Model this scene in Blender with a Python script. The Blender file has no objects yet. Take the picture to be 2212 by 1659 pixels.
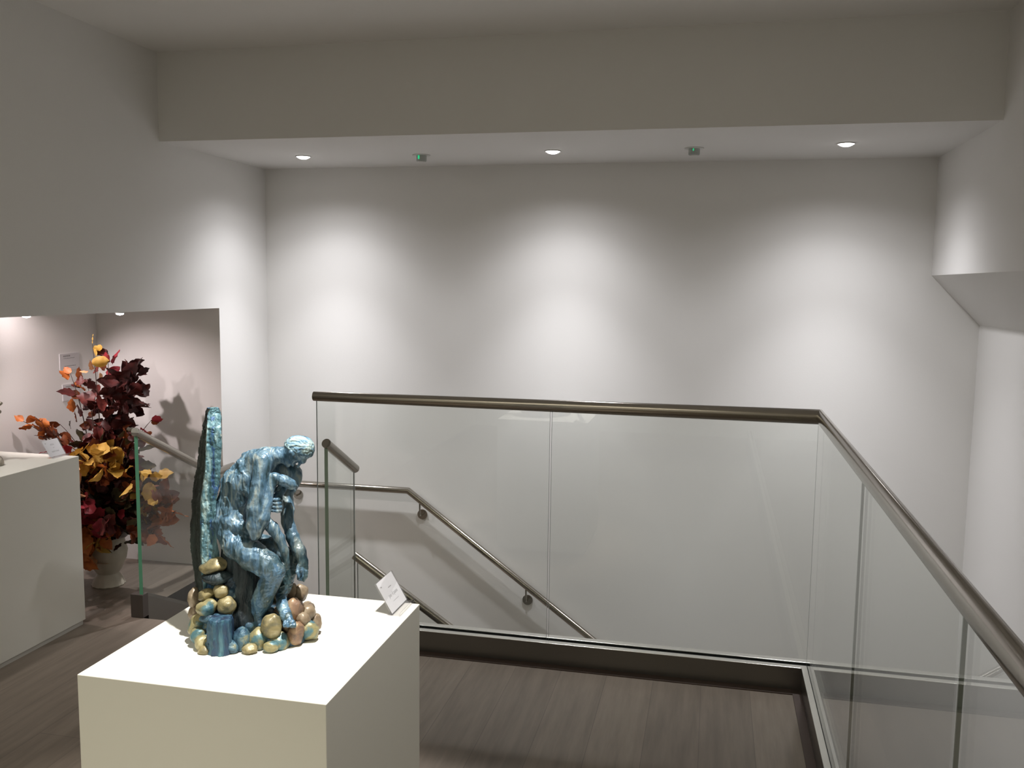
import bpy, math, random
import numpy as np
from mathutils import Vector, Matrix, noise, Euler

sc = bpy.context.scene
COL = sc.collection

# ------------------------------------------------------------------ camera
cam_d = bpy.data.cameras.new('camera')
cam = bpy.data.objects.new('camera', cam_d); COL.objects.link(cam)
cam_d.sensor_width = 36.0; cam_d.lens = 31.686; cam_d.clip_start = 0.05; cam_d.clip_end = 50
_r = Vector((0.97570595, 0.21877172, 0.0116977)); _u = Vector((-0.03544675, 0.10494914, 0.99384566)); _f = Vector((-0.21619766, 0.97011577, -0.11015425))
_m = Matrix((_r, _u, -_f)).transposed().to_4x4(); _m.translation = Vector((0, 0, 1.6))
cam.matrix_world = _m
sc.camera = cam
# ------------------------------------------------------------------ world, exposure
w = bpy.data.worlds.new('world'); sc.world = w; w.use_nodes = True
w.node_tree.nodes['Background'].inputs[0].default_value = (1.0, 0.94, 0.84, 1)
w.node_tree.nodes['Background'].inputs[1].default_value = 0.0
sc.view_settings.view_transform = 'Standard'; sc.view_settings.look = 'None'
sc.view_settings.exposure = 0.0; sc.view_settings.gamma = 1.0; sc.view_settings.use_curve_mapping = False
WARM = (1.0, 0.94, 0.76); COOL = (0.975, 0.965, 1.0); KEY = (1.0, 0.955, 0.90); PINK = (1.0, 0.86, 0.86)
def spot(name, loc, tgt, power, size, blend, color, radius=0.03):
    l = bpy.data.lights.new(name, 'SPOT'); l.energy = power; l.spot_size = math.radians(size); l.spot_blend = blend
    l.color = color; l.shadow_soft_size = radius
    o = bpy.data.objects.new(name, l); COL.objects.link(o); o.location = loc
    o.rotation_euler = (Vector(tgt) - Vector(loc)).to_track_quat('-Z', 'Y').to_euler(); return o
def area(name, loc, tgt, power, sx, sy, color):
    l = bpy.data.lights.new(name, 'AREA'); l.shape = 'RECTANGLE'; l.size = sx; l.size_y = sy; l.energy = power; l.color = color
    o = bpy.data.objects.new(name, l); COL.objects.link(o); o.location = loc
    o.rotation_euler = (Vector(tgt) - Vector(loc)).to_track_quat('-Z', 'Y').to_euler(); return o
# gallery ceiling spotlights (their heads are behind and above the photograph's frame)
spot('gallery_spot', (-0.58, 1.60, 2.60), (-0.98, 1.80, 0.95), 250, 42, 0.6, KEY, 0.02)
spot('gallery_spot', (-1.0, -0.9, 2.60), (-1.0, 1.25, 0.0), 98, 42, 0.9, WARM, 0.04)
spot('niche_beam', (-2.92, 2.80, 1.72), (-3.02, 3.1, 0.8), 20, 100, 0.8, KEY, 0.02)
area('gallery_fill_light', (-1.2, -1.3, 2.62), (-1.2, -1.3, 0), 28, 2.4, 1.2, WARM)  # soft fill added for ambient light, like the next one; no fitting there
area('gallery_fill_light', (-1.4, 0.2, 2.64), (-1.4, 0.2, 0), 4, 2.0, 0.6, WARM)
# unseen fill light added to brighten the lower stairwell
area('stairwell_fill_light', (0.6, 1.2, -1.2), (0.6, 1.8, -3), 10, 1.0, 1.0, COOL)

# ------------------------------------------------------------------ material helpers
def mat(name):
    m = bpy.data.materials.new(name); m.use_nodes = True
    nt = m.node_tree; nt.nodes.clear()
    out = nt.nodes.new('ShaderNodeOutputMaterial'); return m, nt, out
def N(nt, t, **kw):
    n = nt.nodes.new(t)
    for k, v_ in kw.items():
        if k in n.inputs: n.inputs[k].default_value = v_
        else: setattr(n, k, v_)
    return n
def L(nt, a, b): nt.links.new(a, b)
def ramp(nt, stops, interp='LINEAR'):
    r = nt.nodes.new('ShaderNodeValToRGB'); e = r.color_ramp.elements; r.color_ramp.interpolation = interp
    e[0].position = stops[0][0]; e[0].color = tuple(stops[0][1]) + (1,)
    e[1].position = stops[1][0]; e[1].color = tuple(stops[1][1]) + (1,)
    for p, c in stops[2:]:
        x = e.new(p); x.color = tuple(c) + (1,)
    return r
def simple(name, col, rough=0.6, metal=0.0, bump=0.0, bscale=200.0, spec=0.5, var=0.0, vscale=3.0, emit=None):
    m, nt, out = mat(name)
    b = N(nt, 'ShaderNodeBsdfPrincipled'); b.inputs['Base Color'].default_value = (*col, 1)
    b.inputs['Roughness'].default_value = rough; b.inputs['Metallic'].default_value = metal
    b.inputs['Specular IOR Level'].default_value = spec
    tc = N(nt, 'ShaderNodeTexCoord')
    if var:
        n = N(nt, 'ShaderNodeTexNoise'); n.inputs['Scale'].default_value = vscale; n.inputs['Detail'].default_value = 4
        L(nt, tc.outputs['Object'], n.inputs['Vector'])
        r = ramp(nt, [(0.3, [c * (1 - var) for c in col]), (0.7, [min(1, c * (1 + var)) for c in col])])
        L(nt, n.outputs['Fac'], r.inputs['Fac']); L(nt, r.outputs['Color'], b.inputs['Base Color'])
    if bump:
        n = N(nt, 'ShaderNodeTexNoise'); n.inputs['Scale'].default_value = bscale; n.inputs['Detail'].default_value = 3
        L(nt, tc.outputs['Object'], n.inputs['Vector'])
        bp = N(nt, 'ShaderNodeBump'); bp.inputs['Strength'].default_value = bump; bp.inputs['Distance'].default_value = 0.002
        L(nt, n.outputs['Fac'], bp.inputs['Height']); L(nt, bp.outputs['Normal'], b.inputs['Normal'])
    if emit:
        b.inputs['Emission Color'].default_value = (*emit[0], 1); b.inputs['Emission Strength'].default_value = emit[1]
    L(nt, b.outputs[0], out.inputs[0]); return m
def glass_mat(name, tint, f0=0.045):
    # clear flat glass: transparent with a Schlick reflection that holds on both faces of the pane
    m, nt, out = mat(name)
    g = N(nt, 'ShaderNodeNewGeometry'); d = N(nt, 'ShaderNodeVectorMath', operation='DOT_PRODUCT')
    L(nt, g.outputs['Incoming'], d.inputs[0]); L(nt, g.outputs['Normal'], d.inputs[1])
    a = N(nt, 'ShaderNodeMath', operation='ABSOLUTE'); L(nt, d.outputs['Value'], a.inputs[0])
    s = N(nt, 'ShaderNodeMath', operation='SUBTRACT'); s.inputs[0].default_value = 1; L(nt, a.outputs[0], s.inputs[1])
    p = N(nt, 'ShaderNodeMath', operation='POWER'); L(nt, s.outputs[0], p.inputs[0]); p.inputs[1].default_value = 5
    k = N(nt, 'ShaderNodeMath', operation='MULTIPLY_ADD'); L(nt, p.outputs[0], k.inputs[0]); k.inputs[1].default_value = 1 - f0; k.inputs[2].default_value = f0
    t = N(nt, 'ShaderNodeBsdfTransparent'); t.inputs[0].default_value = (*tint, 1)
    gl = N(nt, 'ShaderNodeBsdfGlossy'); gl.inputs['Roughness'].default_value = 0.0; gl.inputs[0].default_value = (1, 1, 1, 1)
    mx = N(nt, 'ShaderNodeMixShader'); L(nt, k.outputs[0], mx.inputs[0]); L(nt, t.outputs[0], mx.inputs[1]); L(nt, gl.outputs[0], mx.inputs[2])
    L(nt, mx.outputs[0], out.inputs[0]); return m
def steel_mat(name, col, rough):
    m, nt, out = mat(name)
    b = N(nt, 'ShaderNodeBsdfPrincipled'); b.inputs['Base Color'].default_value = (*col, 1); b.inputs['Metallic'].default_value = 1; b.inputs['Roughness'].default_value = rough
    tc = N(nt, 'ShaderNodeTexCoord'); n = N(nt, 'ShaderNodeTexNoise'); n.inputs['Scale'].default_value = 90; n.inputs['Detail'].default_value = 5
    L(nt, tc.outputs['Object'], n.inputs['Vector'])
    r = N(nt, 'ShaderNodeMapRange'); r.inputs['To Min'].default_value = rough - 0.05; r.inputs['To Max'].default_value = rough + 0.07
    L(nt, n.outputs['Fac'], r.inputs['Value']); L(nt, r.outputs['Result'], b.inputs['Roughness'])
    L(nt, b.outputs[0], out.inputs[0]); return m

M = {}
M['wall'] = simple('painted_wall', (0.80, 0.79, 0.77), 0.85, bump=0.12, bscale=160, spec=0.25)
M['ceil'] = simple('painted_ceiling', (0.86, 0.85, 0.82), 0.9, spec=0.2)
M['plinth'] = simple('plinth_paint', (0.80, 0.79, 0.725), 0.42, spec=0.4, bump=0.04, bscale=60)
M['plinth_foot'] = simple('plinth_foot_paint', (0.62, 0.61, 0.57), 0.6)
M['steel'] = steel_mat('brushed_steel', (0.39, 0.36, 0.32), 0.18)
M['steel_lip'] = steel_mat('polished_steel_lip', (0.62, 0.61, 0.58), 0.30)
M['steel_dark'] = steel_mat('kerb_cladding', (0.22, 0.21, 0.195), 0.35)
M['slot'] = simple('black_gasket', (0.01, 0.01, 0.01), 0.7)
M['strip'] = simple('dark_timber_strip', (0.085, 0.058, 0.048), 0.6)
M['kerb_end'] = simple('kerb_end_plate', (0.075, 0.062, 0.055), 0.45)
M['glass'] = glass_mat('clear_glass', (0.965, 0.978, 0.968))
M['acrylic'] = glass_mat('clear_acrylic', (0.94, 0.94, 0.95), 0.06)
M['glass_edge'] = simple('glass_edge_green', (0.13, 0.40, 0.25), 0.25, emit=None)
M['glass_edge_pale'] = simple('glass_edge_pale_green', (0.36, 0.47, 0.38), 0.3)
M['glass_edge_grey'] = simple('glass_edge_grey', (0.17, 0.19, 0.18), 0.3)
M['white_plastic'] = simple('white_plastic', (0.72, 0.72, 0.70), 0.45)
M['grey_plastic'] = simple('clear_grey_plastic', (0.42, 0.45, 0.43), 0.35)
M['led'] = simple('green_led', (0.02, 0.4, 0.2), 0.4, emit=((0.03, 0.75, 0.30), 0.7))
M['lens'] = simple('lamp_lens', (0.9, 0.9, 0.9), 0.4, emit=((1.0, 0.96, 0.97), 12.0))
M['card'] = simple('white_card', (0.86, 0.86, 0.86), 0.7)
M['ink'] = simple('grey_ink', (0.30, 0.30, 0.30), 0.8)
M['vase'] = simple('cream_glazed_ceramic', (0.46, 0.42, 0.34), 0.35, bump=0.2, bscale=60, var=0.08, vscale=20)
M['stem'] = simple('dark_twig', (0.06, 0.035, 0.025), 0.7)
M['bronze'] = simple('pale_patinated_metal', (0.40, 0.36, 0.30), 0.4, metal=0.5, bump=0.6, bscale=60, var=0.5, vscale=25)

def wood_floor():
    m, nt, out = mat('smoked_oak_planks')
    b = N(nt, 'ShaderNodeBsdfPrincipled')
    tc = N(nt, 'ShaderNodeTexCoord')
    mp = N(nt, 'ShaderNodeMapping'); mp.inputs['Rotation'].default_value = (0, 0, math.radians(90)); L(nt, tc.outputs['Object'], mp.inputs[0])
    br = N(nt, 'ShaderNodeTexBrick'); br.inputs['Scale'].default_value = 1.0; br.inputs['Brick Width'].default_value = 1.9; br.inputs['Row Height'].default_value = 0.19
    br.inputs['Mortar Size'].default_value = 0.0013; br.inputs['Mortar Smooth'].default_value = 0.3; br.offset = 0.37; br.inputs['Bias'].default_value = 0.0
    br.inputs['Color1'].default_value = (0.195, 0.162, 0.132, 1); br.inputs['Color2'].default_value = (0.240, 0.200, 0.163, 1); br.inputs['Mortar'].default_value = (0.15, 0.118, 0.10, 1)
    L(nt, mp.outputs[0], br.inputs['Vector'])
    mp2 = N(nt, 'ShaderNodeMapping'); mp2.inputs['Scale'].default_value = (9, 0.8, 1); L(nt, tc.outputs['Object'], mp2.inputs[0])
    n = N(nt, 'ShaderNodeTexNoise'); n.inputs['Scale'].default_value = 3.0; n.inputs['Detail'].default_value = 8; n.inputs['Roughness'].default_value = 0.6; L(nt, mp2.outputs[0], n.inputs['Vector'])
    r = ramp(nt, [(0.30, (0.78, 0.76, 0.74)), (0.64, (1.06, 1.05, 1.03))]); L(nt, n.outputs['Fac'], r.inputs['Fac'])
    mx = N(nt, 'ShaderNodeMix', data_type='RGBA', blend_type='MULTIPLY'); mx.inputs[0].default_value = 1.0
    L(nt, br.outputs['Color'], mx.inputs[6]); L(nt, r.outputs['Color'], mx.inputs[7]); L(nt, mx.outputs[2], b.inputs['Base Color'])
    b.inputs['Roughness'].default_value = 0.5; b.inputs['Specular IOR Level'].default_value = 0.35
    bp = N(nt, 'ShaderNodeBump'); bp.inputs['Strength'].default_value = 0.25; bp.inputs['Distance'].default_value = 0.002
    L(nt, n.outputs['Fac'], bp.inputs['Height']); L(nt, bp.outputs[0], b.inputs['Normal'])
    L(nt, b.outputs[0], out.inputs[0]); return m
M['floor'] = wood_floor()

def patina(name, stops, scale, stretch=(1, 1, 0.35), rough=0.42, bump=0.7, grain=120, fleck=None, seed=0.0, upper=None):
    """hand-painted bronze: colours broken up by streaked noise, with fine relief"""
    m, nt, out = mat(name)
    b = N(nt, 'ShaderNodeBsdfPrincipled'); tc = N(nt, 'ShaderNodeTexCoord')
    mp = N(nt, 'ShaderNodeMapping'); mp.inputs['Scale'].default_value = stretch; mp.inputs['Location'].default_value = (seed, seed * 1.7, seed * 0.6); L(nt, tc.outputs['Object'], mp.inputs[0])
    n = N(nt, 'ShaderNodeTexNoise'); n.inputs['Scale'].default_value = scale; n.inputs['Detail'].default_value = 7; n.inputs['Roughness'].default_value = 0.62; n.inputs['Distortion'].default_value = 0.6
    L(nt, mp.outputs[0], n.inputs['Vector'])
    r = ramp(nt, stops); L(nt, n.outputs['Fac'], r.inputs['Fac'])
    col = r.outputs['Color']
    n2 = N(nt, 'ShaderNodeTexNoise'); n2.inputs['Scale'].default_value = grain; n2.inputs['Detail'].default_value = 5; L(nt, mp.outputs[0], n2.inputs['Vector'])
    if fleck:
        r2 = ramp(nt, [(fleck[1], (0, 0, 0)), (fleck[1] + 0.1, (1, 1, 1))])
        L(nt, n2.outputs['Fac'], r2.inputs['Fac'])
        mx = N(nt, 'ShaderNodeMix', data_type='RGBA'); L(nt, r2.outputs['Color'], mx.inputs[0]); L(nt, col, mx.inputs[6]); mx.inputs[7].default_value = (*fleck[0], 1)
        col = mx.outputs[2]
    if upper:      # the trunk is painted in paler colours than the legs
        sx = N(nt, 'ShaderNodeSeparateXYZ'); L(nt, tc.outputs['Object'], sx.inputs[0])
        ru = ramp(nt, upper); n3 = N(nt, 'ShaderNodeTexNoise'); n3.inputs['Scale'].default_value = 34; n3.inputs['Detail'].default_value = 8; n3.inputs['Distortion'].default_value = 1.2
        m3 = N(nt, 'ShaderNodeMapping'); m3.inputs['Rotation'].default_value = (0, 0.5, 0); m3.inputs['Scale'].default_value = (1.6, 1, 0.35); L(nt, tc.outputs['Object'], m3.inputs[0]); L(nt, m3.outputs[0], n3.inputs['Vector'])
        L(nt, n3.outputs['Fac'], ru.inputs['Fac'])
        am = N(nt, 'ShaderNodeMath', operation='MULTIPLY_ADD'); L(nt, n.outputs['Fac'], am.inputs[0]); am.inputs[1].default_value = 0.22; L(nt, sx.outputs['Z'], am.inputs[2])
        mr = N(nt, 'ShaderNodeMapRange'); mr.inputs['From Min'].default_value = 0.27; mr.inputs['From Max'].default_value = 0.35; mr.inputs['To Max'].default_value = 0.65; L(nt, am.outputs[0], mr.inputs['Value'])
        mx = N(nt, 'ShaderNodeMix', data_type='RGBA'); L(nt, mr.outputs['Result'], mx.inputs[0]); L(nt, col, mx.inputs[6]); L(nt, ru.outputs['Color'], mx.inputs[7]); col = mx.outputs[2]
    L(nt, col, b.inputs['Base Color'])
    b.inputs['Roughness'].default_value = rough; b.inputs['Specular IOR Level'].default_value = 0.6; b.inputs['Metallic'].default_value = 0.15
    ad = N(nt, 'ShaderNodeMath', operation='ADD'); L(nt, n.outputs['Fac'], ad.inputs[0]); L(nt, n2.outputs['Fac'], ad.inputs[1])
    bp = N(nt, 'ShaderNodeBump'); bp.inputs['Strength'].default_value = bump; bp.inputs['Distance'].default_value = 0.004
    L(nt, ad.outputs[0], bp.inputs['Height']); L(nt, bp.outputs[0], b.inputs['Normal'])
    L(nt, b.outputs[0], out.inputs[0]); return m
DEEP = (0.010, 0.028, 0.042); TEAL = (0.035, 0.085, 0.098); SKY = (0.13, 0.27, 0.40); PALE = (0.33, 0.46, 0.46); CREAM = (0.42, 0.42, 0.33); BLUE = (0.035, 0.105, 0.26)
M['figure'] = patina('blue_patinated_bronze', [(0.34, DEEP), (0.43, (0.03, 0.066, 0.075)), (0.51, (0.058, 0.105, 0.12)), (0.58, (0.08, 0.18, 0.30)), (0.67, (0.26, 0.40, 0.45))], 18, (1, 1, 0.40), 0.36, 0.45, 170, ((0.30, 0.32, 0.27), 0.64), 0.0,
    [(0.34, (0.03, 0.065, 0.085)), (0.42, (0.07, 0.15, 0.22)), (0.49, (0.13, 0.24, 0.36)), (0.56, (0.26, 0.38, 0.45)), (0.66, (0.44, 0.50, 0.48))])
M['hair'] = patina('pale_blue_hair_patina', [(0.34, DEEP), (0.44, SKY), (0.56, PALE), (0.70, (0.46, 0.55, 0.53))], 60, (0.35, 1, 1), 0.45, 1.0, 200)
M['pillar'] = patina('blue_streaked_bark_patina', [(0.34, DEEP), (0.40, BLUE), (0.45, (0.05, 0.12, 0.135)), (0.53, (0.10, 0.22, 0.27)), (0.66, (0.38, 0.52, 0.50))], 42, (1, 1, 0.25), 0.48, 1.0, 150, (CREAM, 0.66))
M['pillar_side'] = patina('shaded_bark_patina', [(0.34, (0.012, 0.016, 0.014)), (0.52, (0.035, 0.05, 0.045)), (0.72, (0.07, 0.10, 0.095))], 24, (1, 1, 0.25), 0.55, 0.9, 110)  # darker bark colours standing in for shade on the left flank
M['stump'] = patina('dark_slate_patina', [(0.34, (0.006, 0.010, 0.014)), (0.52, (0.018, 0.032, 0.04)), (0.70, (0.05, 0.08, 0.09))], 26, (1, 1, 0.2), 0.5, 1.0, 120)
M['stub'] = patina('cobalt_ridged_patina', [(0.34, (0.010, 0.022, 0.045)), (0.46, (0.025, 0.06, 0.12)), (0.56, (0.04, 0.115, 0.17)), (0.70, (0.15, 0.32, 0.36))], 48, (1, 1, 0.12), 0.45, 1.0, 110)
M['stone_gold'] = patina('ochre_stone_patina', [(0.30, (0.07, 0.09, 0.08)), (0.42, (0.17, 0.15, 0.08)), (0.55, (0.30, 0.25, 0.12)), (0.68, (0.46, 0.41, 0.25))], 30, (1, 1, 1), 0.40, 0.5, 60)
M['stone_green'] = patina('ochre_and_teal_stone_patina', [(0.34, (0.04, 0.13, 0.20)), (0.46, (0.10, 0.20, 0.21)), (0.53, (0.28, 0.25, 0.12)), (0.68, (0.45, 0.40, 0.22))], 22, (1, 1, 1), 0.42, 0.5, 60, None, 3.1)
M['stone_blue'] = patina('blue_stone_patina', [(0.34, (0.010, 0.022, 0.04)), (0.46, (0.03, 0.075, 0.12)), (0.56, (0.07, 0.16, 0.22)), (0.70, (0.30, 0.30, 0.18))], 36, (1, 1, 1), 0.45, 0.9, 90)
M['stone_orange'] = patina('orange_and_cream_stone_patina', [(0.32, (0.13, 0.10, 0.085)), (0.45, (0.26, 0.16, 0.10)), (0.56, (0.38, 0.26, 0.15)), (0.70, (0.46, 0.39, 0.27))], 24, (1, 1, 1), 0.42, 0.5, 60, None, 5.3)
M['stone_tan'] = patina('brown_and_tan_stone_patina', [(0.32, (0.11, 0.09, 0.08)), (0.50, (0.24, 0.18, 0.12)), (0.70, (0.40, 0.33, 0.23))], 22, (1, 1, 1), 0.38, 0.4, 60, None, 7.7)

# ------------------------------------------------------------------ mesh helpers
class MB:
    def __init__(s): s.v = []; s.f = []; s.m = []
    def add(s, vs, fs, mi=0):
        o = len(s.v); s.v += [tuple(p) for p in vs]; s.f += [tuple(o + i for i in f) for f in fs]; s.m += [mi] * len(fs); return s
    def box(s, x0, x1, y0, y1, z0, z1, mi=0):
        return s.add([(x0, y0, z0), (x1, y0, z0), (x1, y1, z0), (x0, y1, z0), (x0, y0, z1), (x1, y0, z1), (x1, y1, z1), (x0, y1, z1)],
                     [(0, 3, 2, 1), (4, 5, 6, 7), (0, 1, 5, 4), (1, 2, 6, 5), (2, 3, 7, 6), (3, 0, 4, 7)], mi)
    def prism(s, poly, axis, a, b, mi=0):
        # poly in the two other axes (x,z for axis y; y,z for axis x; x,y for axis z)
        def p(q, t): return {'y': (q[0], t, q[1]), 'x': (t, q[0], q[1]), 'z': (q[0], q[1], t)}[axis]
        n = len(poly); vs = [p(q, a) for q in poly] + [p(q, b) for q in poly]
        fs = [tuple(range(n)), tuple(range(2 * n - 1, n - 1, -1))] + [(i, n + i, n + (i + 1) % n, (i + 1) % n) for i in range(n)]
        return s.add(vs, fs, mi)
    def tube(s, pts, r, n=20, cap=True, mi=0):
        pts = [Vector(p) for p in pts]; rings = []; base = len(s.v); rs = r if isinstance(r, (list, tuple)) else [r] * len(pts)
        up = None
        for i, p in enumerate(pts):
            if i == 0: t = (pts[1] - p).normalized(); k = 1
            elif i == len(pts) - 1: t = (p - pts[i - 1]).normalized(); k = 1
            else:
                a = (p - pts[i - 1]).normalized(); b = (pts[i + 1] - p).normalized(); t = (a + b).normalized(); k = 1 / max(0.4, t.dot(a))
            if up is None:
                up = Vector((0, 0, 1)) if abs(t.z) < 0.9 else Vector((1, 0, 0))
            x = t.cross(up).normalized(); yv = x.cross(t).normalized()
            if i in (0, len(pts) - 1): kk = 1
            else: kk = k
            for j in range(n):
                a_ = 2 * math.pi * j / n
                s.v.append(tuple(p + (x * math.cos(a_) + yv * math.sin(a_) * kk) * rs[i]))
        for i in range(len(pts) - 1):
            for j in range(n):
                a0 = base + i * n + j; a1 = base + i * n + (j + 1) % n
                s.f.append((a0, a1, a1 + n, a0 + n)); s.m.append(mi)
        if cap:
            s.f.append(tuple(base + j for j in range(n - 1, -1, -1))); s.m.append(mi)
            e = base + (len(pts) - 1) * n; s.f.append(tuple(e + j for j in range(n))); s.m.append(mi)
        return s
    def lathe(s, prof, n=40, center=(0, 0, 0), axis='z', wave=None, mi=0, cap=True):
        base = len(s.v); c = Vector(center)
        for i, (r, h) in enumerate(prof):
            for j in range(n):
                a = 2 * math.pi * j / n; rr = r * (1 + (wave(i, a) if wave else 0))
                q = (rr * math.cos(a), rr * math.sin(a), h)
                if axis == 'y': q = (q[0], h, q[1])
                if axis == 'x': q = (h, q[0], q[1])
                s.v.append(tuple(c + Vector(q)))
        for i in range(len(prof) - 1):
            for j in range(n):
                a0 = base + i * n + j; a1 = base + i * n + (j + 1) % n
                s.f.append((a0, a1, a1 + n, a0 + n)); s.m.append(mi)
        if cap:
            s.f.append(tuple(base + j for j in range(n - 1, -1, -1))); s.m.append(mi)
            e = base + (len(prof) - 1) * n; s.f.append(tuple(e + j for j in range(n))); s.m.append(mi)
        return s
    def build(s, name, mats, parent=None, smooth=False, bevel=0, angle=35, normals=True):
        me = bpy.data.meshes.new(name); me.from_pydata(s.v, [], s.f); me.validate()
        mats = mats if isinstance(mats, list) else [mats]
        for m_ in mats: me.materials.append(m_)
        if len(mats) > 1 and len(me.polygons) == len(s.m): me.polygons.foreach_set('material_index', s.m)
        if normals:
            import bmesh
            bm = bmesh.new(); bm.from_mesh(me); bmesh.ops.recalc_face_normals(bm, faces=bm.faces); bm.to_mesh(me); bm.free()
        if smooth:
            me.polygons.foreach_set('use_smooth', [True] * len(me.polygons))
            try: me.set_sharp_from_angle(angle=math.radians(angle))
            except Exception: pass
        o = bpy.data.objects.new(name, me); COL.objects.link(o)
        if parent: o.parent = parent
        if bevel:
            b = o.modifiers.new('bevel', 'BEVEL'); b.width = bevel; b.segments = 2; b.limit_method = 'ANGLE'
        return o
def thing(name, label, cat, loc=(0, 0, 0), rz=0, group=None):
    o = bpy.data.objects.new(name, None); COL.objects.link(o); o.location = loc; o.rotation_euler = (0, 0, rz)
    o.empty_display_size = 0.05
    tag(o, label, cat, group); return o
def tag(o, label=None, cat=None, group=None, kind=None):
    if label: o['label'] = label
    if cat: o['category'] = cat
    if group: o['group'] = group
    if kind: o['kind'] = kind
    return o
def struct(name, mb, m, **kw):
    o = mb.build(name, m, **kw); o['kind'] = 'structure'; return o
def copy_tree(o, parent=None):
    c = o.copy(); COL.objects.link(c); c.parent = parent
    for ch in list(o.children): copy_tree(ch, c)
    return c

# ================================================================== the setting
XL, YB, ZS, ZC, YSF = -2.632, 5.0, 2.261, 2.676, 3.953       # left wall, back wall, soffit, ceiling, bulkhead face
XR1, XR2, ZW1, ZW2 = 1.078, 1.318, 1.669, 1.419
YF, XG = 3.66, 0.42
struct('floor', MB().prism([(-3.40, -2.5), (0.435, -2.5), (0.435, 3.687), (-1.69, 3.687), (-1.69, 3.66), (-2.662, 3.66), (-2.662, 4.46), (-3.40, 4.46)], 'z', -0.28, 0.0), M['floor'])
struct('floor_lower', MB().box(-2.7, 1.4, -2.5, 5.05, -2.9, -2.8), M['floor'])
struct('ceiling', MB().box(-2.8, 1.6, -2.6, 5.2, ZC, ZC + 0.1), M['ceil'])
struct('wall_back', MB().box(-2.8, 1.6, YB, YB + 0.15, -2.9, ZC), M['wall'])
struct('wall_left', MB().box(XL - 0.17, XL, -2.6, YB, 1.4515, ZC)
       .box(XL - 0.17, XL, 4.457, YB, -2.9, 1.4515).box(XL - 0.17, XL, -2.6, 0.8, -0.2, 1.4515)
       .box(XL - 0.10, XL - 0.03, 3.66, 4.457, -2.9, -0.0005), M['wall'])
struct('wall_right', MB().prism([(XR1, ZC), (XR1, ZW1), (XR2, ZW2), (XR2, -2.9), (XR2 + 0.15, -2.9), (XR2 + 0.15, ZC)], 'y', -2.6, YB), M['wall'])
struct('wall_front', MB().box(-2.8, 1.5, -2.75, -2.6, -2.9, ZC), M['wall'])
struct('wall_bulkhead', MB().box(XL, XR1, YSF, YB, ZS, ZC), M['wall'])
struct('wall_niche', MB().box(-3.60, -3.40, 0.7, 4.6, -0.1, 1.75).box(-3.40, XL - 0.17, 4.457, 4.6, -0.1, 1.75)
       .box(-3.40, XL - 0.1, 0.65, 0.8, -0.1, 1.75).box(-3.6, XL - 0.17, 0.7, 4.6, 1.75, 1.82), M['wall'])
# underside of the gallery slab along the stairwell
struct('wall_stairwell', MB().box(-1.69, 0.40, 3.40, 3.50, -2.8, -0.28).box(0.30, 0.40, -2.5, 3.40, -2.8, -0.28), M['wall'])

# ================================================================== stairs
st = thing('staircase', 'short upper flight of timber steps and landing between the two green-edged glass panels', 'stairs', (-2.1, 3.66, -0.5))
def child_world(o, parent):
    o.parent = parent; o.matrix_parent_inverse = Matrix.Translation(-Vector(parent.location)) if not any(parent.rotation_euler) else parent.matrix_basis.inverted(); return o
for i in range(2):
    z = -0.18 * (i + 1); child_world(MB().box(-2.59, -1.705, 3.705 + 0.29 * i, 3.705 + 0.29 * (i + 1), z - 0.2, z).build('tread', M['floor'], bevel=0.004), st)
child_world(MB().box(-2.59, -1.705, 4.285, 4.99, -0.74, -0.54).build('landing', M['floor'], bevel=0.004), st)
st2 = thing('staircase', 'lower flight of timber steps descending right between back wall and inner stair rail', 'stairs', (-1.7, 4.5, -0.75))
for i in range(9):
    z = -0.54 - 0.185 * (i + 1); x = -1.70 + 0.27 * i
    child_world(MB().box(x, x + 0.27, 4.10, 4.99, z - 0.2, z).build('tread', M['floor'], bevel=0.004), st2)

# ================================================================== balustrades
def pane(name, poly, axis, a, b, parent, edge, far=None):
    """a sheet of glass: clear faces, tinted edges"""
    mb = MB().prism(poly, axis, a, b); o = mb.build(name, [M['glass'], edge], None)
    me = o.data
    ax = {'x': 0, 'y': 1, 'z': 2}[axis]
    for p in me.polygons:
        p.material_index = 0 if abs(p.normal[ax]) > 0.9 else 1
        if far and p.normal.y > 0.9: p.material_index = 0      # the far edge is seen through the sheet itself
    return child_world(o, parent)
GT = 0.0055
bal = thing('glass_balustrade', 'long frameless glass guard with round steel rail turning the corner around the stairwell', 'balustrade', (XG, YF, 0))
# kerb: front run and right run
XE = -1.694
YF = 3.652; XG = 0.417
def run(k, y0, y1, x0, x1, z0, z1):     # an L-shaped strip: front run between y0..y1, right run between x0..x1
    return k.prism([(XE, y0), (x0, y0), (x0, -2.45), (x1, -2.45), (x1, y1), (XE, y1)], 'z', z0, z1)
k = run(MB(), 3.607, 3.620, 0.388, 0.399, 0.0045, 0.093); run(k, 3.688, 3.700, 0.436, 0.447, -0.30, 0.093)
child_world(k.build('kerb_cladding', M['steel_dark']), bal)
k = run(MB(), 3.607, 3.635, 0.388, 0.410, 0.093, 0.0965); run(k, 3.668, 3.700, 0.4245, 0.447, 0.093, 0.0965)
child_world(k.build('kerb_lip', M['steel_lip'], bevel=0.0008), bal)
k = run(MB(), 3.621, 3.687, 0.400, 0.435, 0.0045, 0.086)
child_world(k.build('kerb_gasket', M['slot']), bal)
k = run(MB(), 3.566, 3.698, 0.355, 0.440, 0.0003, 0.0042)
child_world(k.build('kerb_base_strip', M['strip']), bal)
for x0, x1 in [(XE, -0.650), (-0.642, XG - GT)]:
    pane('glass_panel', [(x0, 0.0865), (x1, 0.0865), (x1, 1.088), (x0, 1.088)], 'y', YF - GT, YF + GT, bal, M['glass_edge_grey'])
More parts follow.
